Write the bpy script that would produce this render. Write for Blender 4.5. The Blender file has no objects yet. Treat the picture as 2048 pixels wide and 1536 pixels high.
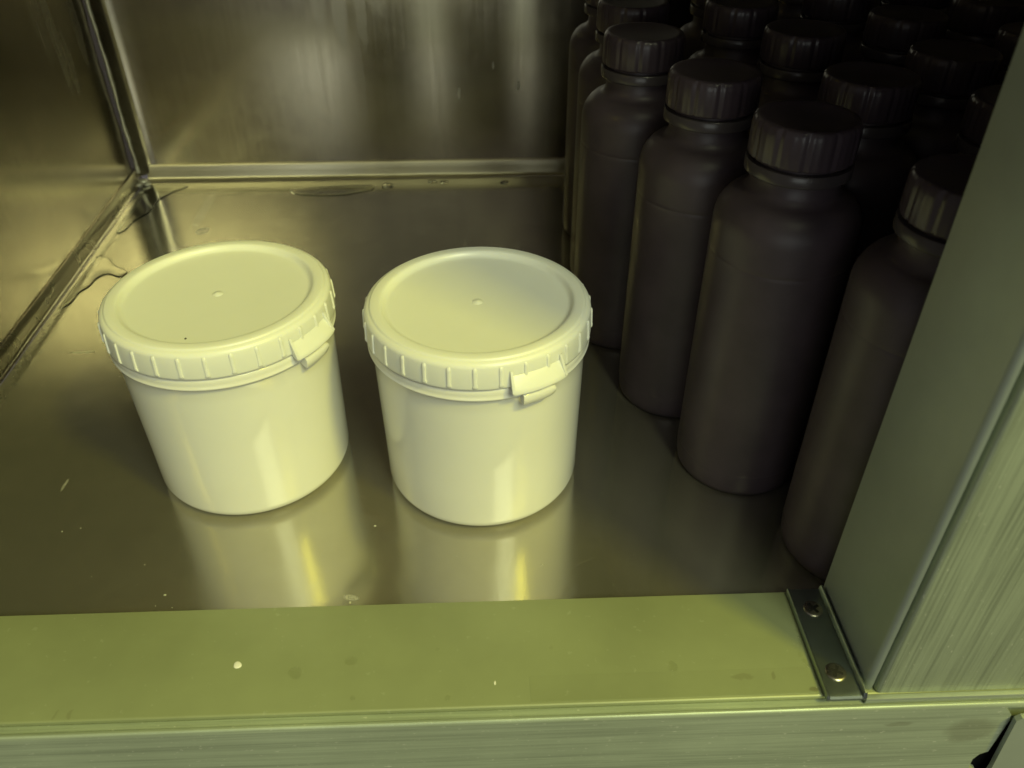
import bpy, bmesh, math, random
from mathutils import Vector, Matrix
random.seed(7)
R = math.radians
scene = bpy.context.scene
C = scene.collection

# ------------------------------------------------------------------ camera
F_PX, PITCH, YAW, ROLL, CAM_H = 1622.9, 0.65088, 0.03395, -0.00287, 0.34035
fw = Vector((math.sin(YAW)*math.cos(PITCH), math.cos(YAW)*math.cos(PITCH), -math.sin(PITCH)))
rt = Vector((math.cos(YAW), -math.sin(YAW), 0)); up = rt.cross(fw)
r2 = rt*math.cos(ROLL) + up*math.sin(ROLL); u2 = -rt*math.sin(ROLL) + up*math.cos(ROLL)
cd = bpy.data.cameras.new('camera'); cam = bpy.data.objects.new('camera', cd); C.objects.link(cam)
cam.matrix_world = Matrix(((r2.x, u2.x, -fw.x, 0), (r2.y, u2.y, -fw.y, 0), (r2.z, u2.z, -fw.z, CAM_H), (0, 0, 0, 1)))
cd.sensor_fit = 'HORIZONTAL'; cd.sensor_width = 36; cd.lens = F_PX/2048*36
cd.clip_start = 0.01; cd.clip_end = 50
cd.dof.use_dof = True; cd.dof.focus_distance = 0.45; cd.dof.aperture_fstop = 10.5
scene.camera = cam

# ------------------------------------------------------------------ world, lamps, exposure
w = bpy.data.worlds.new('World'); scene.world = w; w.use_nodes = True
w.node_tree.nodes['Background'].inputs[0].default_value = (1.0, 0.93, 0.88, 1)
w.node_tree.nodes['Background'].inputs[1].default_value = 0.095

def area(name, loc, target, sx, sy, power, col):
    l = bpy.data.lights.new(name, 'AREA'); l.shape = 'RECTANGLE'; l.size = sx; l.size_y = sy
    l.energy = power; l.color = col
    o = bpy.data.objects.new(name, l); C.objects.link(o); o.location = loc
    o.rotation_euler = (Vector(target)-Vector(loc)).to_track_quat('-Z', 'Y').to_euler()
    return o
area('yellow_tube_lamp', (1.12, -0.73, 1.84), (-0.03, 0.32, 0.0), 0.26, 0.03, 26.0, (1.0, 0.92, 0.08))
area('high_fill_lamp', (0.78, -1.32, 1.89), (0.0, 0.35, 0.05), 0.70, 1.40, 43.0, (0.94, 1.0, 0.60))  # fill lamp added high at the right front to brighten the lids
area('room_window', (-0.25, -1.5, 0.34), (0.0, 0.4, 0.1), 0.9, 0.70, 2.6, (0.93, 1.0, 0.92))
area('low_window_strip', (-0.185, -1.5, -0.30), (-0.185, 1.0, -0.30), 0.075, 0.16, 0.05, (0.9, 1.0, 0.8))
area('low_window_strip', (0.155, -1.5, -0.30), (0.155, 1.0, -0.30), 0.075, 0.16, 0.06, (0.9, 1.0, 0.8))

vs = scene.view_settings
vs.view_transform = 'Standard'; vs.look = 'None'; vs.exposure = 0; vs.gamma = 1; vs.use_curve_mapping = False
scene.render.engine = 'CYCLES'
cy = scene.cycles
cy.use_denoising = True; cy.max_bounces = 10; cy.glossy_bounces = 6; cy.use_adaptive_sampling = True; cy.adaptive_threshold = 0.015; cy.transmission_bounces = 8
cy.sample_clamp_indirect = 4.0; cy.transparent_max_bounces = 24; cy.caustics_reflective = True

# ------------------------------------------------------------------ material helpers
class NT:
    def __init__(s, name):
        s.m = bpy.data.materials.new(name); s.m.use_nodes = True
        s.t = s.m.node_tree; s.b = s.t.nodes['Principled BSDF']; s.out = s.t.nodes['Material Output']
        s.tc = s.t.nodes.new('ShaderNodeTexCoord')
    def n(s, kind, **kw):
        x = s.t.nodes.new(kind)
        for k, v in kw.items(): setattr(x, k, v)
        return x
    def l(s, a, b): s.t.links.new(a, b)
    def val(s, sock, v):
        if isinstance(v, (int, float, tuple)): sock.default_value = v
        else: s.l(v, sock)
    def math(s, op, a, b=0.0, c=0.0, clamp=False):
        x = s.n('ShaderNodeMath', operation=op, use_clamp=clamp)
        for i, v in enumerate((a, b, c)): s.val(x.inputs[i], v)
        return x.outputs[0]
    def noise(s, scale, detail=3, rough=0.55, vec=None, stretch=None, dist=0.0):
        x = s.n('ShaderNodeTexNoise'); x.inputs['Scale'].default_value = scale
        x.inputs['Detail'].default_value = detail; x.inputs['Roughness'].default_value = rough
        x.inputs['Distortion'].default_value = dist
        v = vec or s.tc.outputs['Object']
        if stretch:
            mp = s.n('ShaderNodeMapping'); mp.inputs['Scale'].default_value = stretch; s.l(v, mp.inputs[0]); v = mp.outputs[0]
        s.l(v, x.inputs['Vector'])
        return x.outputs['Fac']
    def ramp(s, f, a, b, lo=0.0, hi=1.0):
        x = s.n('ShaderNodeMapRange', interpolation_type='SMOOTHSTEP')
        s.l(f, x.inputs[0]); x.inputs[1].default_value = a; x.inputs[2].default_value = b
        x.inputs[3].default_value = lo; x.inputs[4].default_value = hi
        return x.outputs[0]
    def mix(s, f, a, b):
        x = s.n('ShaderNodeMix', data_type='RGBA'); s.val(x.inputs[0], f); s.val(x.inputs[6], a); s.val(x.inputs[7], b)
        return x.outputs[2]
    def bump(s, h, strength, dist, prev=None):
        x = s.n('ShaderNodeBump'); x.inputs['Strength'].default_value = strength; x.inputs['Distance'].default_value = dist
        s.l(h, x.inputs['Height'])
        if prev: s.l(prev, x.inputs['Normal'])
        s.l(x.outputs[0], s.b.inputs['Normal'])
        return x.outputs[0]
    def blobs(s, specs, wob=0.004, wscale=40):
        """soft elongated patches: (axis_u, axis_v, cu, cv, ru, rv, amount), axis 0,1,2 = x,y,z"""
        nz = s.n('ShaderNodeTexNoise'); nz.inputs['Scale'].default_value = wscale; nz.inputs['Detail'].default_value = 3
        s.l(s.tc.outputs['Object'], nz.inputs['Vector'])
        va = s.n('ShaderNodeVectorMath', operation='MULTIPLY_ADD')
        sb = s.n('ShaderNodeVectorMath', operation='SUBTRACT'); s.l(nz.outputs['Color'], sb.inputs[0]); sb.inputs[1].default_value = (.5, .5, .5)
        s.l(sb.outputs[0], va.inputs[0]); va.inputs[1].default_value = (wob*2,)*3; s.l(s.tc.outputs['Object'], va.inputs[2])
        sp = s.n('ShaderNodeSeparateXYZ'); s.l(va.outputs[0], sp.inputs[0])
        tot = None
        for au, av, cu, cv, ru, rv, k in specs:
            du = s.math('DIVIDE', s.math('SUBTRACT', sp.outputs[au], cu), ru)
            dv = s.math('DIVIDE', s.math('SUBTRACT', sp.outputs[av], cv), rv)
            d = s.math('ADD', s.math('MULTIPLY', du, du), s.math('MULTIPLY', dv, dv))
            f = s.math('MULTIPLY', s.ramp(d, 1.0, 0.35), k)
            tot = f if tot is None else s.math('MAXIMUM', tot, f)
        return tot

def steel(name, col, rough, wave=0.0, smear=0.08, brush=None, stains=None, fine=0.0, streak=0.0, aniso=0.0, film=0.0, scratch=0.0):
    t = NT(name); b = t.b
    b.inputs['Metallic'].default_value = 1.0-film
    big = t.noise(9, 4, .6); mid = t.noise(55, 4, .65, dist=.6)
    f = t.math('ADD', t.math('MULTIPLY', big, .6), t.math('MULTIPLY', mid, .4))
    base = t.mix(t.ramp(f, .3, .7), tuple(c*.95 for c in col)+(1,), tuple(min(1, c*1.04) for c in col)+(1,))
    rg = t.math('ADD', rough - smear*.5, t.math('MULTIPLY', t.ramp(f, .3, .72), smear))
    prev = None
    if scratch:
        sc = None
        for ang, sx_, sy_ in ((.5, 20, 900), (1.9, 26, 1100), (2.7, 16, 800)):
            mp = t.n('ShaderNodeMapping'); mp.inputs['Rotation'].default_value = (0, 0, ang); t.l(t.tc.outputs['Object'], mp.inputs[0])
            q = t.ramp(t.noise(1.0, 2, .5, vec=mp.outputs[0], stretch=(sx_, sy_, 1)), .70, .76)
            sc = q if sc is None else t.math('MAXIMUM', sc, q)
        rg = t.math('ADD', rg, t.math('MULTIPLY', sc, scratch))
        base = t.mix(t.math('MULTIPLY', sc, scratch), base, tuple(min(1, c*1.5) for c in col)+(1,))
    if brush:
        st = t.noise(1.0, 4, .7, stretch=brush)
        st2 = t.noise(1.0, 2, .6, stretch=tuple(v*.31 for v in brush))
        rg = t.math('ADD', rg, t.math('MULTIPLY', t.math('SUBTRACT', st, .5), .12))
        base = t.mix(t.math('MULTIPLY', t.ramp(t.math('ADD', t.math('MULTIPLY', st, .6), t.math('MULTIPLY', st2, .4)), .35, .68), streak), base, tuple(c*.55 for c in col)+(1,))
        prev = t.bump(st, .06, .00005)
    if wave: prev = t.bump(t.noise(7, 2, .4), 1.0, wave, prev)
    if fine: prev = t.bump(t.noise(420, 3, .7), .35, fine, prev)
    if stains:
        mk = t.blobs(stains)
        fine_n = t.noise(1.0, 4, .7, stretch=(260, 260, 30))
        mk = t.math('MULTIPLY', mk, t.ramp(fine_n, .25, .7, .75, 1.0))
        base = t.mix(mk, base, (.62, .63, .60, 1))
        rg = t.math('ADD', rg, t.math('MULTIPLY', mk, .35))
        t.l(t.math('SUBTRACT', 1.0-film, t.math('MULTIPLY', mk, .7)), b.inputs['Metallic'])
    t.l(base, b.inputs['Base Color']); t.l(rg, b.inputs['Roughness'])
    if aniso: b.inputs['Anisotropic'].default_value = aniso
    return t.m

def plastic(name, col, rough, spec=.5, var=.06, sss=0.0, bumpy=0.0, bscale=300, coat=0.0):
    t = NT(name); b = t.b
    f = t.noise(30, 4, .6)
    t.l(t.mix(t.ramp(f, .3, .7), tuple(c*(1-var) for c in col)+(1,), tuple(col)+(1,)), b.inputs['Base Color'])
    t.l(t.math('ADD', rough-.03, t.math('MULTIPLY', t.noise(80, 4, .6), .06)), b.inputs['Roughness'])
    b.inputs['Specular IOR Level'].default_value = spec
    if sss:
        b.inputs['Subsurface Weight'].default_value = sss; b.inputs['Subsurface Radius'].default_value = (1, .9, .6)
        b.inputs['Subsurface Scale'].default_value = .004
    if coat: b.inputs['Coat Weight'].default_value = coat; b.inputs['Coat Roughness'].default_value = .08
    if bumpy: t.bump(t.noise(bscale, 2, .5), .3, bumpy)
    return t.m

def water_mat(name='water', tint=(.985, .985, .98)):
    t = NT(name); t.t.nodes.remove(t.b)
    tr = t.n('ShaderNodeBsdfTransparent'); tr.inputs[0].default_value = tint+(1,)
    gl = t.n('ShaderNodeBsdfGlossy'); gl.inputs['Roughness'].default_value = .03
    fr = t.n('ShaderNodeFresnel'); fr.inputs[0].default_value = 1.33
    ge = t.n('ShaderNodeNewGeometry')
    fac = t.math('MULTIPLY', fr.outputs[0], t.math('SUBTRACT', 1.0, ge.outputs['Backfacing']))
    mx = t.n('ShaderNodeMixShader'); t.l(fac, mx.inputs[0]); t.l(tr.outputs[0], mx.inputs[1]); t.l(gl.outputs[0], mx.inputs[2])
    t.l(mx.outputs[0], t.out.inputs['Surface'])
    return t.m

def glass_water():
    t = NT('deep_water'); b = t.b
    b.inputs['Base Color'].default_value = (.95, .95, .92, 1); b.inputs['Roughness'].default_value = .02
    b.inputs['Transmission Weight'].default_value = 1.0; b.inputs['IOR'].default_value = 1.33
    return t.m

M = dict(
    floor=steel('steel_floor', (.50, .48, .40), .15, wave=.0005, smear=.07, fine=.00001, film=.14, scratch=.10,
        stains=[(0, 1, -.272, .735, .006, .05, .22), (0, 1, -.262, .69, .008, .008, .4), (0, 1, -.297, .497, .010, .0012, .5),
                (0, 1, -.255, .357, .0012, .006, .4), (0, 1, -.0743, .268, .005, .002, .4)]),
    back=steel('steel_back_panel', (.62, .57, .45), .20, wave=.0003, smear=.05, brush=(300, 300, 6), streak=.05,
        stains=[(0, 2, -.150, .190, .009, .058, .16), (0, 2, -.131, .178, .008, .060, .20), (0, 2, -.112, .168, .006, .052, .16),
                (0, 2, -.096, .19, .012, .045, .10), (0, 2, -.170, .19, .014, .03, .08), (0, 2, -.024, .083, .0014, .008, .35), (0, 2, .010, .109, .0012, .005, .35),
                (0, 2, .034, .09, .002, .007, .3), (0, 2, .05, .094, .0015, .005, .2)]),
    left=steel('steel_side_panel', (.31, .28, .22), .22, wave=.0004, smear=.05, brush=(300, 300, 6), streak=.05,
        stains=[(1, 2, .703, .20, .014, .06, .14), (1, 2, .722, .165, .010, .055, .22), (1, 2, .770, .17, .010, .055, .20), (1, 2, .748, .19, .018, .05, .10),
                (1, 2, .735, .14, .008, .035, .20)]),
    flange=steel('steel_flange', (.74, .69, .50), .38, smear=.06, fine=.00003),
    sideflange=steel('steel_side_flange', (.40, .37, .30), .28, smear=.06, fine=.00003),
    top=steel('steel_added_panel', (.52, .48, .44), .35, smear=.06),
    weld=steel('weld_bead', (.62, .61, .56), .5, smear=.1, fine=.00015),
    sill=None, rail=None, plate=None,
    bracket=steel('galvanised_bracket', (.33, .38, .37), .36, smear=.15, fine=.00006),
    screw=steel('screw_steel', (.42, .40, .34), .30, smear=.1),
    slot_shade=plastic('slot_shade_paint', (.02, .02, .018), .4),
    tub=plastic('white_tub_plastic', (.77, .77, .74), .10, spec=.36, var=.02, sss=.25, bumpy=.00002, bscale=40),
    lid=plastic('white_lid_plastic', (.82, .83, .79), .30, var=.02, sss=.25, bumpy=.00006, bscale=200),
    bottle=plastic('black_bottle_plastic', (.074, .056, .068), .42, var=.25, bumpy=.0001, bscale=45),
    cap=plastic('black_cap_plastic', (.062, .046, .060), .32, var=.2, bumpy=.00006, bscale=500),
    collar=plastic('black_collar_plastic', (.065, .055, .060), .25, var=.2),
    dark=plastic('gap_shade_paint', (.006, .006, .006), .7),
    water=water_mat(),
    speck=plastic('white_paint_speck', (.85, .85, .80), .5),
    dust=plastic('pale_dust', (.45, .44, .38), .7),
    dirt=plastic('dirt_grain', (.05, .045, .03), .7),
    silicone=water_mat('clear_glue'), water_deep=glass_water(),
)
def painted(name, col, rough, metal, brush, streak, marks=None, spots=0.0):
    t = NT(name); b = t.b
    big = t.noise(12, 4, .6); st = t.noise(1.0, 5, .72, stretch=brush); st2 = t.noise(1.0, 3, .6, stretch=tuple(v*.25 for v in brush))
    f = t.math('ADD', t.math('MULTIPLY', st, .55), t.math('MULTIPLY', st2, .45))
    base = t.mix(t.ramp(big, .3, .7), tuple(c*.9 for c in col)+(1,), tuple(c*1.06 for c in col)+(1,))
    base = t.mix(t.math('MULTIPLY', t.ramp(f, .40, .66), streak), base, tuple(c*.5 for c in col)+(1,))
    if spots:
        sp = t.ramp(t.noise(1.0, 3, .6, stretch=tuple(260 if v < 100 else 700 for v in brush)), .66, .72)
        base = t.mix(t.math('MULTIPLY', sp, spots), base, (.80, .82, .74, 1))
    if marks:
        mk = t.blobs(marks, wob=.003, wscale=130)
        base = t.mix(mk, base, (.10, .08, .035, 1))
    t.l(base, b.inputs['Base Color'])
    b.inputs['Metallic'].default_value = metal
    t.l(t.math('ADD', rough-.06, t.math('MULTIPLY', f, .12)), b.inputs['Roughness'])
    p = t.bump(st, .3, .0003*(1 if streak > .1 else .2))
    return t.m
M['sill'] = painted('anodised_sill', (.268, .302, .170), .42, .12, (8, 60, 60), .05,
    marks=[(0, 1, .113, .2122, .006, .0012, .22), (0, 1, .128, .2125, .0010, .003, .30), (0, 1, .1445, .2045, .0035, .0014, .5), (0, 1, -.190, .2050, .0012, .003, .2), (0, 1, -.197, .2050, .0008, .003, .2)], spots=.08)
M['rail'] = painted('brushed_rail', (.44, .51, .40), .42, .35, (14, 900, 900), .6, marks=[(0, 2, .222, -.02, .014, .012, .30), (0, 2, .185, -.012, .008, .002, .3)], spots=.5)
M['plate'] = painted('brushed_cover_plate', (.36, .415, .32), .42, .35, (900, 900, 14), .75, spots=.5)
M['post'] = painted('anodised_post', (.33, .375, .335), .40, .3, (60, 60, 8), .06)

# ------------------------------------------------------------------ mesh helpers
def link(name, me, mat, parent=None, smooth=True):
    if mat is not None and not me.materials: me.materials.append(mat)
    o = bpy.data.objects.new(name, me); C.objects.link(o)
    if parent is not None: o.parent = parent
    if smooth:
        for p in me.polygons: p.use_smooth = True
    return o
def bm_obj(name, bm, mat, parent=None, smooth=True, angle=35):
    me = bpy.data.meshes.new(name); bmesh.ops.recalc_face_normals(bm, faces=bm.faces[:])
    bm.to_mesh(me); bm.free()
    if smooth:
        for p in me.polygons: p.use_smooth = True
        me.set_sharp_from_angle(angle=R(angle))
    return link(name, me, mat, parent, smooth)
def lathe(profile, n=96, close_top=True, close_bottom=True, rfun=None):
    bm = bmesh.new(); rings = []
    for r, z in profile:
        if r < 1e-6: rings.append([bm.verts.new((0, 0, z))]); continue
        ring = []
        for k in range(n):
            a = 2*math.pi*k/n; rr = r if rfun is None else rfun(r, z, k, n)
            ring.append(bm.verts.new((rr*math.cos(a), rr*math.sin(a), z)))
        rings.append(ring)
    for A, B in zip(rings, rings[1:]):
        if len(A) == 1 and len(B) == 1: continue
        for k in range(n):
            k2 = (k+1) % n
            if len(A) == 1: bm.faces.new((A[0], B[k], B[k2]))
            elif len(B) == 1: bm.faces.new((A[k], B[0], A[k2]))
            else: bm.faces.new((A[k], B[k], B[k2], A[k2]))
    return bm
def arc(cx, cz, r, a0, a1, n):
    return [(cx+r*math.cos(R(a0+(a1-a0)*i/n)), cz+r*math.sin(R(a0+(a1-a0)*i/n))) for i in range(n+1)]
def box_bm(x0, x1, y0, y1, z0, z1, bev=0.0, seg=2, bm=None):
    bm = bm or bmesh.new()
    r = bmesh.ops.create_cube(bm, size=1)
    for v in r['verts']: v.co = Vector(((x0+x1)/2+v.co.x*(x1-x0), (y0+y1)/2+v.co.y*(y1-y0), (z0+z1)/2+v.co.z*(z1-z0)))
    if bev:
        es = list({e for v in r['verts'] for e in v.link_edges})
        bmesh.ops.bevel(bm, geom=es, offset=bev, segments=seg, affect='EDGES', profile=.5)
    return bm
def extrude_profile_x(pts, x0, x1, nx=1):
    """closed profile in (y,z), swept along x"""
    bm = bmesh.new(); rows = []
    for i in range(nx+1):
        x = x0+(x1-x0)*i/nx; rows.append([bm.verts.new((x, y, z)) for y, z in pts])
    n = len(pts)
    for A, B in zip(rows, rows[1:]):
        for k in range(n): bm.faces.new((A[k], A[(k+1) % n], B[(k+1) % n], B[k]))
    bm.faces.new(rows[0]); bm.faces.new(list(reversed(rows[-1])))
    return bm
def empty(name, loc, label, cat, group=None, rz=0):
    o = bpy.data.objects.new(name, None); C.objects.link(o); o.location = loc; o.rotation_euler = (0, 0, rz)
    o.empty_display_size = .02
    tag(o, label, cat, group); return o
def tag(o, label, cat, group=None):
    o['label'] = label; o['category'] = cat
    if group: o['group'] = group
    return o
def struct(o): o['kind'] = 'structure'; return o

# ------------------------------------------------------------------ the setting: steel cabinet interior
YB = 0.8085
def left_x(y): return -0.342 - 0.0343*(y-0.465)
XR = 0.62
def sheet(rows):
    bm = bmesh.new(); vs_ = [[bm.verts.new(p) for p in r] for r in rows]
    for A, B in zip(vs_, vs_[1:]):
        for k in range(len(A)-1): bm.faces.new((A[k], A[k+1], B[k+1], B[k]))
    return bm
# floor sheet
rows = []
for i in range(25):
    y = 0.2608 + (YB-0.004-0.2608)*i/24
    xl = left_x(y)+.003
    rows.append([(xl+(XR-xl)*k/30, y, 0) for k in range(31)])
floor = struct(bm_obj('floor', sheet(rows), M['floor']))
# upturned flange at the back: cove, then slightly leaning strip, thin folded top
prof = [(YB-.0048, .0004)]+[(YB-.004+.004*math.sin(R(a)), .0042-.004*math.cos(R(a))+.0002) for a in (0, 18, 36, 54, 72, 86)]+[(YB+.0005, .0085), (YB+.0011, .0146), (YB+.0016, .0154), (YB+.0030, .0154)]
rows = [[(left_x(YB)+.006+(XR-left_x(YB)-.006)*k/40, y+.00025*math.sin(k*1.7), z) for k in range(41)] for y, z in prof]
bm_obj('back_flange', sheet(rows), M['flange'], floor)
# upturned flange at the left
rows = []
for d, z in [(.0028, .0004)]+[(.002-.002*math.sin(R(a)), .0022-.002*math.cos(R(a))+.0002) for a in (0, 18, 36, 54, 72, 86)]+[(-.0003, .0085), (-.0009, .0146), (-.0014, .0152), (-.0025, .0152)]:
    rows.append([(left_x(y)+d+.00015*math.sin(k*2.1), y, z) for k in range(31) for y in [0.2608+(YB-.001-.2608)*k/30]])
bm_obj('side_flange', sheet(rows), M['sideflange'], floor)
# back wall, with a rounded fold towards the left corner
xs = [XR, .4, .2, .1, 0, -.1, -.2, -.28, -.322]
plan = [(x, YB+.0036) for x in xs]
plan += [(-.335, YB+.0034), (-.342, YB+.0024), (-.3465, YB-.0002), (-.3495, YB-.0045), (left_x(.80)-.0005, YB-.0085)]
H_W = .548
rows = [[(x, y, z) for x, y in plan] for z in [.0075+(H_W-.0075)*(i/14) for i in range(15)]]
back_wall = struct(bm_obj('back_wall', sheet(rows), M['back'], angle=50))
rows = [[(x, y, .55) for x in (left_x(y)-.0028, 0, XR)] for y in (.262, .5, YB+.003)]
struct(bm_obj('added_top_panel', sheet(rows), M['top']))  # unseen top panel, added to shade the inside and darken floor reflections
rows = [[(XR-.001, y, z) for y in (.262, YB+.003)] for z in (.001, .5495)]
struct(bm_obj('added_right_wall', sheet(rows), M['top']))  # unseen side wall, added with the top panel to shade the interior
# left wall
rows = [[(left_x(y)-.0028, y, z) for y in [.2+(YB+.002-.2)*k/20 for k in range(21)]] for z in [.006+(H_W-.006)*i/14 for i in range(15)]]
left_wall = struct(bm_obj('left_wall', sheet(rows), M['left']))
# weld bead up the corner, wobbling
bm = bmesh.new(); prev = None
cxw, cyw = left_x(.80)+.0008, .7998
for i in range(130):
    z = .012+(H_W-.012)*(i/129)**1.35
    rad = .0018+.0002*math.sin(i*1.9)+.0004*math.sin(i*.37+1)+.0002*random.random()
    ox = .0005*math.sin(i*.21)+.0002*math.sin(i*.83)
    ring = [bm.verts.new((cxw+ox+rad*math.cos(a), cyw+rad*.8*math.sin(a), z)) for a in [2*math.pi*k/10 for k in range(10)]]
    if prev:
        for k in range(10): bm.faces.new((prev[k], prev[(k+1) % 10], ring[(k+1) % 10], ring[k]))
    prev = ring
bm_obj('weld_bead', bm, M['weld'], back_wall, angle=80)
# weld spatter at the bottom of the corner
bm = bmesh.new()
for x, y, z, r in ((-.3490, .797, .004, .004), (-.344, .794, .002, .003), (-.350, .788, .004, .003)):
    q = bmesh.ops.create_icosphere(bm, subdivisions=3, radius=r)
    for v in q['verts']:
        v.co = Vector((v.co.x*1.2+x, v.co.y+y, v.co.z*.7+z)) + Vector((random.random()-.5, random.random()-.5, random.random()-.5))*.0005
bm_obj('corner_weld', bm, M['weld'], back_wall, angle=80)

# ------------------------------------------------------------------ front sill rail
ZS, YS0, YS1 = .005, .2018, .2602
sill = empty('sill_rail', (0, YS0, 0), 'long greenish metal sill across the front with brushed face below', 'sill')
def child(name, bm, mat, parent, angle=35, smooth=True):
    o = bm_obj(name, bm, mat, parent, smooth, angle)
    o.matrix_parent_inverse = Matrix.Translation(parent.location).inverted() if parent.type == 'EMPTY' and parent.rotation_euler.z == 0 else Matrix()
    return o
X0, X1 = -.55, .232
pts = [(YS1, -.03), (YS1, ZS-.0009), (YS1-.0003, ZS-.0003), (YS1-.0010, ZS), (YS0+.0010, ZS), (YS0+.0004, ZS-.00015), (YS0, ZS-.0006), (YS0, ZS-.0022), (YS0+.0008, ZS-.0026), (YS0+.0008, -.03)]
child('sill_top', extrude_profile_x(pts, X0, .60, 1), M['sill'], sill)
pts = [(YS0+.0006, -.02), (YS0+.0006, .0012), (.1990, .0013), (.1984, .0019), (.1974, .0020), (.1968, .0016), (.1965, .0009), (.1965, -.16), (.2000, -.16), (.2000, -.02)]
child('rail_ledge', extrude_profile_x([(y, z) for y, z in pts[:7]]+[(.1965, -.0005), (YS0+.0006, -.0005)][:0]+[(.1965, -.0012), (.2005, -.0012), (.2005, -.02)], X0, .60, 1), M['rail'], sill)
# brushed front face, its right end cut back with a notch
bm = bmesh.new()
outl = [(X0, -.0012), (.2310, -.0012), (.2330, -.003), (.2362, -.0075), (.2372, -.013), (.2370, -.0400), (.2335, -.0425), (.2318, -.047), (.2325, -.055), (.2370, -.058), (.2370, -.16), (X0, -.16)]
f = bm.faces.new([bm.verts.new((x, .1966, z)) for x, z in outl])
ex = bmesh.ops.extrude_face_region(bm, geom=[f])
for v in [g for g in ex['geom'] if isinstance(g, bmesh.types.BMVert)]: v.co.y += .0028
child('front_face', bm, M['rail'], sill, smooth=False)
bm = box_bm(.225, .40, .2012, .2045, -.16, -.0018); child('painted_gap_shade', bm, M['dark'], sill)  # near-black backing; the shade of the open rail end is painted on
bm = box_bm(.015, .147, .2032, .2165, ZS-.0003, ZS+.00006, .00005, 1); child('film_strip', bm, M['sill'], sill)

# panel in front at the lower right corner
bm = bmesh.new()
f = bm.faces.new([bm.verts.new((x, .1932, z)) for x, z in ((.2368, -.0075), (.2388, -.0050), (.40, -.0050), (.40, -.20), (.2412, -.20), (.2405, -.050))])
ex = bmesh.ops.extrude_face_region(bm, geom=[f])
for v in [g for g in ex['geom'] if isinstance(g, bmesh.types.BMVert)]: v.co.y += .0024
side = tag(bm_obj('hinge_cover', bm, M['post']), 'dull grey metal cover at the right end of the rail', 'cover')

# ------------------------------------------------------------------ post
post = empty('door_post', (.167, YS0, ZS), 'upright greenish metal post with brushed front plate beside the bottles', 'post')
PX = .1670
bm = bmesh.new()
planp = [(PX, .2600), (PX+.0006, .2606), (.85, .2606), (.85, .2065), (PX+.0042, .2065)]+[(PX+.0036-.0036*math.cos(R(a)), .2070-.0036*math.sin(R(a))) for a in (78, 60, 42, 24, 8)]
z0, z1 = ZS+.0004, .80
A = [bm.verts.new((x, y, z0)) for x, y in planp]; B = [bm.verts.new((x, y, z1)) for x, y in planp]
n = len(planp)
for k in range(n): bm.faces.new((A[k], A[(k+1) % n], B[(k+1) % n], B[k]))
bm.faces.new(A); bm.faces.new(list(reversed(B)))
child('post_body', bm, M['post'], post)
bm = bmesh.new()
xq = PX+.0046
planq = [(xq, .2062)]+[(xq+.0024-.0024*math.cos(R(a)), .2040-.0024*math.sin(R(a))) for a in (0, 20, 40, 60, 78, 90)]+[(.205, .2014), (.205001, .2014), (.85, .2014), (.85, .2062)]
z0 = ZS+.0010
A = [bm.verts.new((x, y, z0)) for x, y in planq]; B = [bm.verts.new((x, y, z1)) for x, y in planq]
n = len(planq)
for k in range(n): bm.faces.new((A[k], A[(k+1) % n], B[(k+1) % n], B[k]))
bm.faces.new(A); bm.faces.new(list(reversed(B)))
bmesh.ops.remove_doubles(bm, verts=bm.verts[:], dist=1e-5)
child('cover_plate', bm, M['plate'], post)

bm = box_bm(.1662, .60, .1988, .2013, .0022, ZS+.0006, .0003, 2)
child('base_strip', bm, M['post'], post)

# ------------------------------------------------------------------ bracket with two screws
br = empty('floor_bracket', (.157, .2285, ZS), 'small channel bracket with two cross-head screws at the foot of the post', 'bracket')
ZB = ZS+.0028
pts = [(.1478, ZS+.0004), (.1478, ZB+.0002), (.1481, ZB+.0008), (.1486, ZB+.0009), (.1490, ZB+.0006), (.1493, ZB), (.1640, ZB), (.1643, ZB+.0020), (.1648, ZB+.0028), (.1655, ZB+.0028), (.1660, ZB+.0020), (.1660, ZS+.0004)]
bm = bmesh.new(); rows_ = []
for i, y in enumerate([.2590, .2580, .240, .220, .2018, .1996, .1988]):
    rows_.append([bm.verts.new((x, y, ZS+.0004+(z-ZS-.0004)*(1 if i < 5 else (.86 if i == 5 else .45)))) for x, z in pts])
n = len(pts)
for A, B in zip(rows_, rows_[1:]):
    for k in range(n): bm.faces.new((A[k], A[(k+1) % n], B[(k+1) % n], B[k]))
bm.faces.new(rows_[0]); bm.faces.new(list(reversed(rows_[-1])))
child('channel_plate', bm, M['bracket'], br, angle=30)
def screw(x, y, rz):
    s = bm_obj('screw', lathe([(.0048, -.0004), (.0047, .0003), (.0044, .0006), (.0038, .00075), (.0020, .00085), (0, .00088)], 40), M['screw'], br)
    s.location = (x-br.location.x, y-br.location.y, ZB-br.location.z); s.rotation_euler = (0, 0, rz)
    bm = bmesh.new()
    for a in (0, 1):
        l_, w_ = .0032, .00075
        box_bm(-l_ if a == 0 else -w_, l_ if a == 0 else w_, -w_ if a == 0 else -l_, w_ if a == 0 else l_, .0004+.00001*a, .00098+.00002*a, 0, 1, bm)
    bm_obj('painted_cross_slot', bm, M['slot_shade'], s, smooth=False)  # raised near-black bars; the shade of the slots is put into the colour
screw(.1572, .2468, .5); screw(.1560, .2116, 1.05)

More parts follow.
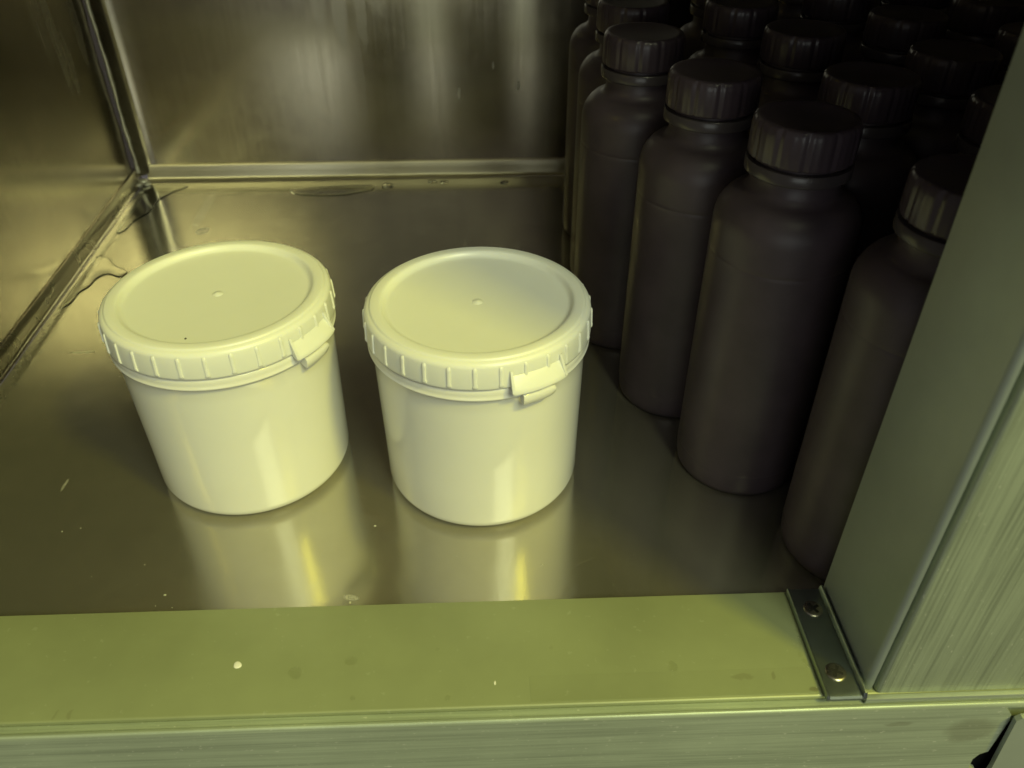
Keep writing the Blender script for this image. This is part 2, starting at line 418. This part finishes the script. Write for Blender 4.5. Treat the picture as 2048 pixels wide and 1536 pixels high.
# ------------------------------------------------------------------ tubs
H, RL = .11895, .0600
ZBAND, ZFL = .1030, .0962
def tub_meshes():
    d = {}
    body = [(0, .0012), (.030, .0012), (.044, .0004), (.0475, .0)]+arc(.0475, .0085, .0085, -82, -4, 9)+[(.0562, .030), (.0568, .060), (.0572, .085), (.0573, .0935), (.0577, .0948), (.0590, .0957)]+arc(.0588, .0966, .0009, -60, 60, 4)+[(.0592, .0990), (.0592, .1012), (.0588, .1018), (.0582, .1022), (.0560, .1022), (.0555, .112), (.0540, .112), (.0535, .06), (0, .06)]
    d['body'] = lathe(body, 128)
    lid = [(0, H-.0030), (.0468, H-.0030), (.0478, H-.0029), (.0488, H-.0024), (.0497, H-.0013), (.0503, H-.0005), (.0510, H-.0001), (.0520, H), (.0556, H), (.0562, H-.0002), (.0565, H-.0006), (.0569, H-.0010), (.0574, H-.0011), (.0583, H-.0016), (.0590, H-.0023), (.0594, H-.0030), (.0596, H-.0038), (.0599, H-.0080), (.0602, ZBAND+.0012), (.0601, ZBAND+.0003), (.0596, ZBAND-.0001), (.0590, ZBAND+.0002), (.0588, .1065), (.0575, .1135), (.0, .1135)]
    d['lid'] = lathe(lid, 128)
    # rib: thin upright ridge, built at angle 0 on +x
    bm = bmesh.new(); prevr = None
    for z, rad, wd in ((H-.0030, .0592, .0006), (H-.0037, .0602, .0011), (H-.0055, .0605, .0011), (ZBAND+.0034, .0608, .0010), (ZBAND+.0026, .0610, .0014), (ZBAND+.0016, .0608, .0014), (ZBAND+.0009, .0602, .0012)):
        ring = [bm.verts.new((x, y, z)) for x, y in ((.0592, -wd), (rad-.0002, -wd*.8), (rad, -wd*.35), (rad, wd*.35), (rad-.0002, wd*.8), (.0592, wd))]
        if prevr:
            for k in range(5): bm.faces.new((prevr[k], prevr[k+1], ring[k+1], ring[k]))
        prevr = ring
    d['rib'] = bm
    # hook: wedge standing out from the lower half of the band, open ends with thin side cheeks
    bm = bmesh.new(); a0, a1, nseg = -13.5, 13.5, 14; prevr = None
    for i in range(nseg+1):
        a = R(a0+(a1-a0)*i/nseg); e = 1-(abs(i/nseg-.5)*2)**6*.25
        sec = [(.0596, ZBAND+.0068), (.0604, ZBAND+.0062), (.0618, ZBAND+.0040), (.0632+.0010*e, ZBAND+.0010), (.0638+.0012*e, ZBAND-.0008), (.0637+.0012*e, ZBAND-.0017), (.0630, ZBAND-.0021), (.0612, ZBAND-.0012), (.0596, ZBAND+.0004)]
        ring = [bm.verts.new((r*math.cos(a), r*math.sin(a), z)) for r, z in sec]
        if prevr:
            for k in range(len(sec)-1): bm.faces.new((prevr[k], prevr[k+1], ring[k+1], ring[k]))
        else: bm.faces.new(ring)
        prevr = ring
    bm.faces.new(list(reversed(prevr)))
    for sgn in (-1, 1):   # raised cheeks at both ends of the hook
        a = R(sgn*13.3)
        m = box_bm(-.0004, .0004, -.0005, .0005, 0, 1, 0, 1, bmesh.new()); m.free()
        prevr = None
        for r, z in ((.0602, ZBAND+.0098), (.0612, ZBAND+.0080), (.0632, ZBAND+.0030), (.0648, ZBAND-.0006)):
            ring = []
            for dr, dt in ((-.0012, -.0007), (.0002, -.0007), (.0002, .0007), (-.0012, .0007)):
                ring.append(bm.verts.new(((r+dr)*math.cos(a)-dt*math.sin(a), (r+dr)*math.sin(a)+dt*math.cos(a), z)))
            if prevr:
                for k in range(4): bm.faces.new((prevr[k], prevr[(k+1) % 4], ring[(k+1) % 4], ring[k]))
            prevr = ring
    d['hook'] = bm
    # tab below the rim: rounded bar following the wall
    bm = bmesh.new(); a0, a1, nseg = -8.4, 8.4, 12; prevr = None
    for i in range(nseg+1):
        u = i/nseg; a = R(a0+(a1-a0)*u)
        tp = .0992-(.0012*max(0, (u-.86)/.14)**2+.0002*max(0, (.08-u)/.08)); bt = .0925+(.0016*max(0, (u-.80)/.2)**2)
        sec = [(.0578, tp-.001), (.0612, tp), (.0626, tp-.0003), (.0634, tp-.0012), (.0636, (tp+bt)/2), (.0633, bt+.0006), (.0626, bt), (.0612, bt+.0003), (.0576, bt+.0020)]
        ring = [bm.verts.new((r*math.cos(a), r*math.sin(a), z)) for r, z in sec]
        if prevr:
            for k in range(len(sec)-1): bm.faces.new((prevr[k], prevr[k+1], ring[k+1], ring[k]))
        else: bm.faces.new(ring)
        prevr = ring
    bm.faces.new(list(reversed(prevr)))
    d['tab'] = bm
    d['nub'] = lathe([(.0030, H-.0031), (.0027, H-.0028), (.0019, H-.0027), (.0014, H-.0025), (.0007, H-.0023), (0, H-.00225)], 24)
    return d
tm = {}
for k, bm in tub_meshes().items():
    me = bpy.data.meshes.new('tub_'+k); bmesh.ops.recalc_face_normals(bm, faces=bm.faces[:]); bm.to_mesh(me); bm.free()
    for p in me.polygons: p.use_smooth = True
    me.set_sharp_from_angle(angle=R(60 if k in ('body', 'lid') else 48)); tm[k] = me
for k in tm: tm[k].materials.append(M['tub'] if k in ('body', 'tab') else M['lid'])
def tub(loc, hook_deg, label):
    """hook_deg: direction of the hook in the floor plane, degrees from +x"""
    t = empty('lidded_tub', loc, label, 'tub', 'white tubs on the steel floor')
    b = link('body', tm['body'], None, t)
    tb = link('tab', tm['tab'], None, b); tb.rotation_euler.z = R(hook_deg)
    l = link('lid', tm['lid'], None, t)
    link('nub', tm['nub'], None, l)
    hk = link('hook', tm['hook'], None, l); hk.rotation_euler.z = R(hook_deg)
    for k in range(30):
        rb_ = link('rib', tm['rib'], None, l); rb_.rotation_euler.z = R(hook_deg+6+12*k)
    return t
# screen-derived bearings: hook of the left tub faces front right, of the right tub more to the front
tub((-.14456, .38026, 0), 90-118.5, 'yellowish lit white tub with screw lid, nearer the side wall')
tub((-.00551, .36666, 0), 90-151.5, 'white tub with screw lid standing beside the black bottles')
s = bm_obj('dirt_speck', lathe([(.0006, 0), (.0005, .0003), (0, .0004)], 10), M['dirt']); s.location = (-.1496, .3375, H-.00302)
tag(s, 'tiny dark speck on the lid of the tub nearer the side wall', 'speck')

# ------------------------------------------------------------------ bottles
RB, ZT = .0357, .2120
def bottle_meshes():
    d = {}
    body = [(0, .003), (.026, .003), (.0305, .0006), (.0320, 0), (.0334, .0006), (.0346, .0022), (.0352, .0050), (.0356, .0100), (.0357, .0140), (.0357, .0152), (.0356, .0156), (.0357, .0160), (.0357, .0175), (.0357, .05), (.0357, .10), (.0357, .1425), (.0357, .1442), (.03555, .1447), (.03555, .1451), (.0357, .1456), (.0357, .1475), (.0357, .1600)]
    body += [(.0357-.0145+.0145*math.cos(R(a)), .1600+.0145*1.15*math.sin(R(a))) for a in (10, 22, 34, 46, 58, 70, 80)]
    body += [(.0225, .1782), (.0215, .1795), (.0212, .1850), (.0212, .205), (0, .205)]
    d['body'] = lathe(body, 72)
    d['collar'] = lathe([(.0205, .1862), (.0244, .1862), (.0250, .1866), (.0251, .1872), (.0250, .1915), (.0246, .1921), (.0205, .1921)], 72)
    def rf(r, z, k, n):
        g = k % 12
        return r-.0007 if (r > .0235 and g in (0, 1)) else (r-.00022 if (r > .0235 and g in (4, 8)) else r)
    d['cap'] = lathe([(.0200, .1938), (.0236, .1938), (.0244, .1942), (.0247, .1950), (.0247, .2075), (.0244, .2098), (.0238, .2112), (.0230, .2119), (.0215, .2121), (.0195, .2119), (.0185, .2115), (0, .2115)], 144, rfun=rf)
    return d
bmn = {}
for k, bm in bottle_meshes().items():
    me = bpy.data.meshes.new('bottle_'+k); bmesh.ops.recalc_face_normals(bm, faces=bm.faces[:]); bm.to_mesh(me); bm.free()
    for p in me.polygons: p.use_smooth = True
    me.set_sharp_from_angle(angle=R(50)); me.materials.append(M['bottle' if k == 'body' else k]); bmn[k] = me
def bottle(x, y, label):
    t = empty('black_bottle', (x, y, 0), label, 'bottle', 'black bottles packed at the right')
    b = link('body', bmn['body'], None, t); b.rotation_euler.z = random.uniform(0, 6)
    link('collar', bmn['collar'], None, t)
    c = link('cap', bmn['cap'], None, t); c.rotation_euler.z = random.uniform(0, 6)
    return t
for x, y, lab in (
    (.1935, .2960, 'black bottle nearest the post, half hidden behind it'),
    (.1495, .3669, 'largest fully visible black bottle, second from the post in the front row'),
    (.1236, .4389, 'black bottle just right of the right tub, third from the post'),
    (.0990, .5186, 'black bottle right behind the right tub, fourth from the post'),
    (.1050, .6000, 'black bottle fifth from the post, only its left shoulder and cap edge showing'),
    (.1060, .6820, 'farthest black bottle of the front row, a dark sliver against the back wall'),
    (.2035, .4280, 'black bottle whose cap shows behind the largest bottle, to its right'),
    (.1990, .5220, 'black bottle whose cap shows between the second and third front bottles'),
    (.1790, .5950, 'black bottle at the top edge behind the third and fourth front bottles'),
    (.2680, .4700, 'dark black bottle with cap near the top of the post, right of the second-row caps'),
    (.2620, .3850, 'black bottle whose cap only peeps out beside the post, behind the nearest bottle'),
    (.2780, .5560, 'dim black bottle at the top edge, its cap above the second-row bottle behind the largest'),
    (.1880, .6750, 'black bottle at the top edge, a sliver right of the fourth front bottle cap'),
    (.2620, .6350, 'dim black bottle at the top edge, half hidden behind the row above the largest bottle'),
    (.3400, .5080, 'dark black bottle sliver touching the upper end of the post'),
    (.3520, .5930, 'dark black bottle in the top right corner above the post'),
    (.2680, .7180, 'barely visible black bottle at the top edge, in the gap over the third front bottle'),
    (.3400, .6760, 'barely visible black bottle at the top edge, shoulder left of the top right corner')):
    bottle(x, y, lab)

# ------------------------------------------------------------------ water on the floor
def puddle(pts, label, h=.0015, wd=.0024):
    # closed smooth outline (Catmull-Rom), then inset rings that rise to a flat top
    n = len(pts); out = []
    for i in range(n):
        p0, p1, p2, p3 = (Vector(pts[(i+k-1) % n]) for k in range(4))
        for s_ in range(6):
            t = s_/6
            out.append(.5*((2*p1)+(-p0+p2)*t+(2*p0-5*p1+4*p2-p3)*t*t+(-p0+3*p1-3*p2+p3)*t**3))
    area_ = sum(a.x*b.y-b.x*a.y for a, b in zip(out, out[1:]+out[:1]))
    if area_ < 0: out.reverse()
    m = len(out); nor = []
    for i in range(m):
        tg = (out[(i+1) % m]-out[i-1]); nor.append(Vector((-tg.y, tg.x)).normalized() if tg.length > 1e-9 else Vector((0, 0)))
    nor = [(nor[i-2]+nor[i-1]+nor[i]+nor[(i+1) % m]+nor[(i+2) % m])/5 for i in range(m)]
    bm = bmesh.new(); rings = []
    for d_, z in ((0, .00012), (.06, .35), (.2, .62), (.45, .85), (.75, .97), (1.0, 1.0)):
        zz = z if z < .001 else z*h
        rings.append([bm.verts.new((p.x+nn.x*d_*wd, p.y+nn.y*d_*wd, zz)) for p, nn in zip(out, nor)])
    for A, B in zip(rings, rings[1:]):
        for k in range(m): bm.faces.new((A[k], A[(k+1) % m], B[(k+1) % m], B[k]))
    top = bm.faces.new(rings[-1]); bot = bm.faces.new(list(reversed(rings[0])))
    bmesh.ops.triangulate(bm, faces=[top, bot])
    o = bm_obj('water_puddle', bm, M['water_deep'], angle=80)
    return tag(o, label, 'puddle', 'water puddles along the floor edges')
puddle([(-.3474, .7946), (-.3039, .7928), (-.3142, .7762), (-.3219, .7576), (-.3219, .7372), (-.3260, .7223), (-.3310, .7119), (-.3330, .6930), (-.3400, .6900), (-.3440, .7272), (-.3455, .761)], 'clear water puddle with wavy edge in the far corner of the floor', h=.0009, wd=.0012)
puddle([(-.3400, .642), (-.3345, .643), (-.3270, .638), (-.3200, .628), (-.305, .616), (-.3080, .606), (-.3200, .612), (-.3265, .604), (-.3275, .592), (-.3320, .582), (-.3325, .566), (-.3390, .560), (-.3410, .600)], 'winding water puddle along the side wall behind the left tub', h=.0009, wd=.0010)
puddle([(-.1969, .7811), (-.1831, .7830), (-.1584, .7869), (-.1153, .7876), (-.1131, .7752), (-.1259, .7685), (-.1402, .7631), (-.1598, .7616), (-.1851, .7649), (-.1943, .7725)], 'long flat water puddle lying along the back wall', h=.0008, wd=.0035)
def droplet(x, y, z, r, label, cat='droplet', mat='water', flat=.45, sx=1.0, rz=0.0, name='water_droplet', group=None):
    prof_ = [(0, .00002), (r*.98, .00002), (r, r*flat*.12), (r*.93, r*flat*.42), (r*.75, r*flat*.72), (r*.45, r*flat*.93), (0, r*flat)]
    bm = lathe(prof_, 20)
    for v in bm.verts:
        a = math.atan2(v.co.y, v.co.x); k = 1+.10*math.sin(2*a+x*900)+.06*math.sin(3*a+y*700)
        v.co.x *= k*sx; v.co.y *= k
    o = bm_obj(name, bm, M[mat], angle=80); o.location = (x, y, z); o.rotation_euler.z = rz
    return tag(o, label, cat, group)
G1 = 'droplets at the foot of the back wall'
droplet(-.0998, .7845, 0, .0065, 'water droplet at the back wall foot beside the long puddle', flat=.25, group=G1, mat='water_deep')
droplet(-.0544, .7935, 0, .0045, 'water droplet at the back wall foot above the gap between the tubs', flat=.3, group=G1, mat='water_deep')
droplet(-.0425, .7915, 0, .0045, 'bright water droplet at the back wall foot above the right tub', flat=.35, group=G1, mat='water_deep')
droplet(.0202, .7883, 0, .0050, 'water droplet at the back wall foot nearest the bottles', flat=.3, group=G1, mat='water_deep')
droplet(-.1215, .2275, ZS, .0018, 'small white round speck on the sill below the left tub', 'speck', 'speck', .2, 1.1, name='paint_speck')
G2 = 'droplets on the sill'
for x, y, r, lab in ((-.0938, .2223, .0032, 'clear water droplet on the sill right of the white speck'),
        (-.0686, .2277, .0026, 'clear water droplet on the sill between the two tubs'),
        (.0822, .2192, .0026, 'clear water droplet on the sill toward the bracket'),
        (-.0226, .2069, .0014, 'tiny water droplet near the front edge of the sill, middle'),
        (-.0655, .2085, .0013, 'tiny water droplet near the front edge of the sill, left of middle'),
        (-.0281, .2327, .0010, 'tiny water droplet on the sill just below the right tub'),
        (.0262, .2315, .0010, 'tiny water droplet on the sill below the right side of the right tub')):
    droplet(x, y, ZS+.00012*(x > .015 and y < .2165), r, lab, flat=.3, group=G2)
droplet(-.0010, .2137, ZS, .0010, 'tiny pale elongated fleck on the sill near its middle', 'fleck', 'speck', .25, .5, name='paint_fleck')

# fine spray: uncountable beads along the side flange, on the floor and on the sill
def beads(name, spots, mat, label, cat):
    bm = bmesh.new()
    for x, y, z, r, fl in spots:
        q = bmesh.ops.create_icosphere(bm, subdivisions=2, radius=r)
        sx, sy = random.uniform(.8, 1.4), random.uniform(.8, 1.4)
        for v in q['verts']: v.co = Vector((v.co.x*sx+x, v.co.y*sy+y, max(v.co.z, -r*.1)*fl+z+r*.1*fl+.00003))
    o = bm_obj(name, bm, M[mat], angle=80); o['label'] = label; o['category'] = cat; o['kind'] = 'stuff'; return o
sp = []
for i in range(150):
    y = random.uniform(.43, .575); k = random.random()
    sp.append((left_x(y)+.0062+abs(random.gauss(0, .0035)), y, 0, random.uniform(.0004, .0013)*(1.5 if k > .9 else 1), random.uniform(.4, .8)))
for x, y in ((-.3343, .5079), (-.3283, .498), (-.3320, .4858), (-.3275, .4950), (-.3289, .4588)): sp.append((x, y, 0, .0022, .6))
beads('water_spray', sp, 'water', 'fine line of water beads along the foot of the side wall', 'water beads')
sp = []
for i in range(34): sp.append((random.uniform(-.32, .12), random.uniform(.265, .36) if i % 3 else random.uniform(.4, .75), 0, random.uniform(.00012, .00032), .5))
for x, y in ((-.0666, .3177), (.0258, .2862), (-.0743, .2654), (-.0118, .3164), (-.1704, .2737)): sp.append((x, y, 0, .0006, .5))
beads('dust_grains', sp, 'dust', 'scattered pale dust grains on the steel floor', 'dust')
sp = []
for i in range(22):
    y = random.uniform(.203, .2375); sp.append((.1458+random.gauss(0, .0008)-.0010*math.sin(y*260), y, ZS, random.uniform(.0005, .0013), .3))
beads('glue_residue', sp, 'silicone', 'clear shiny glue residue on the sill beside the bracket', 'glue')
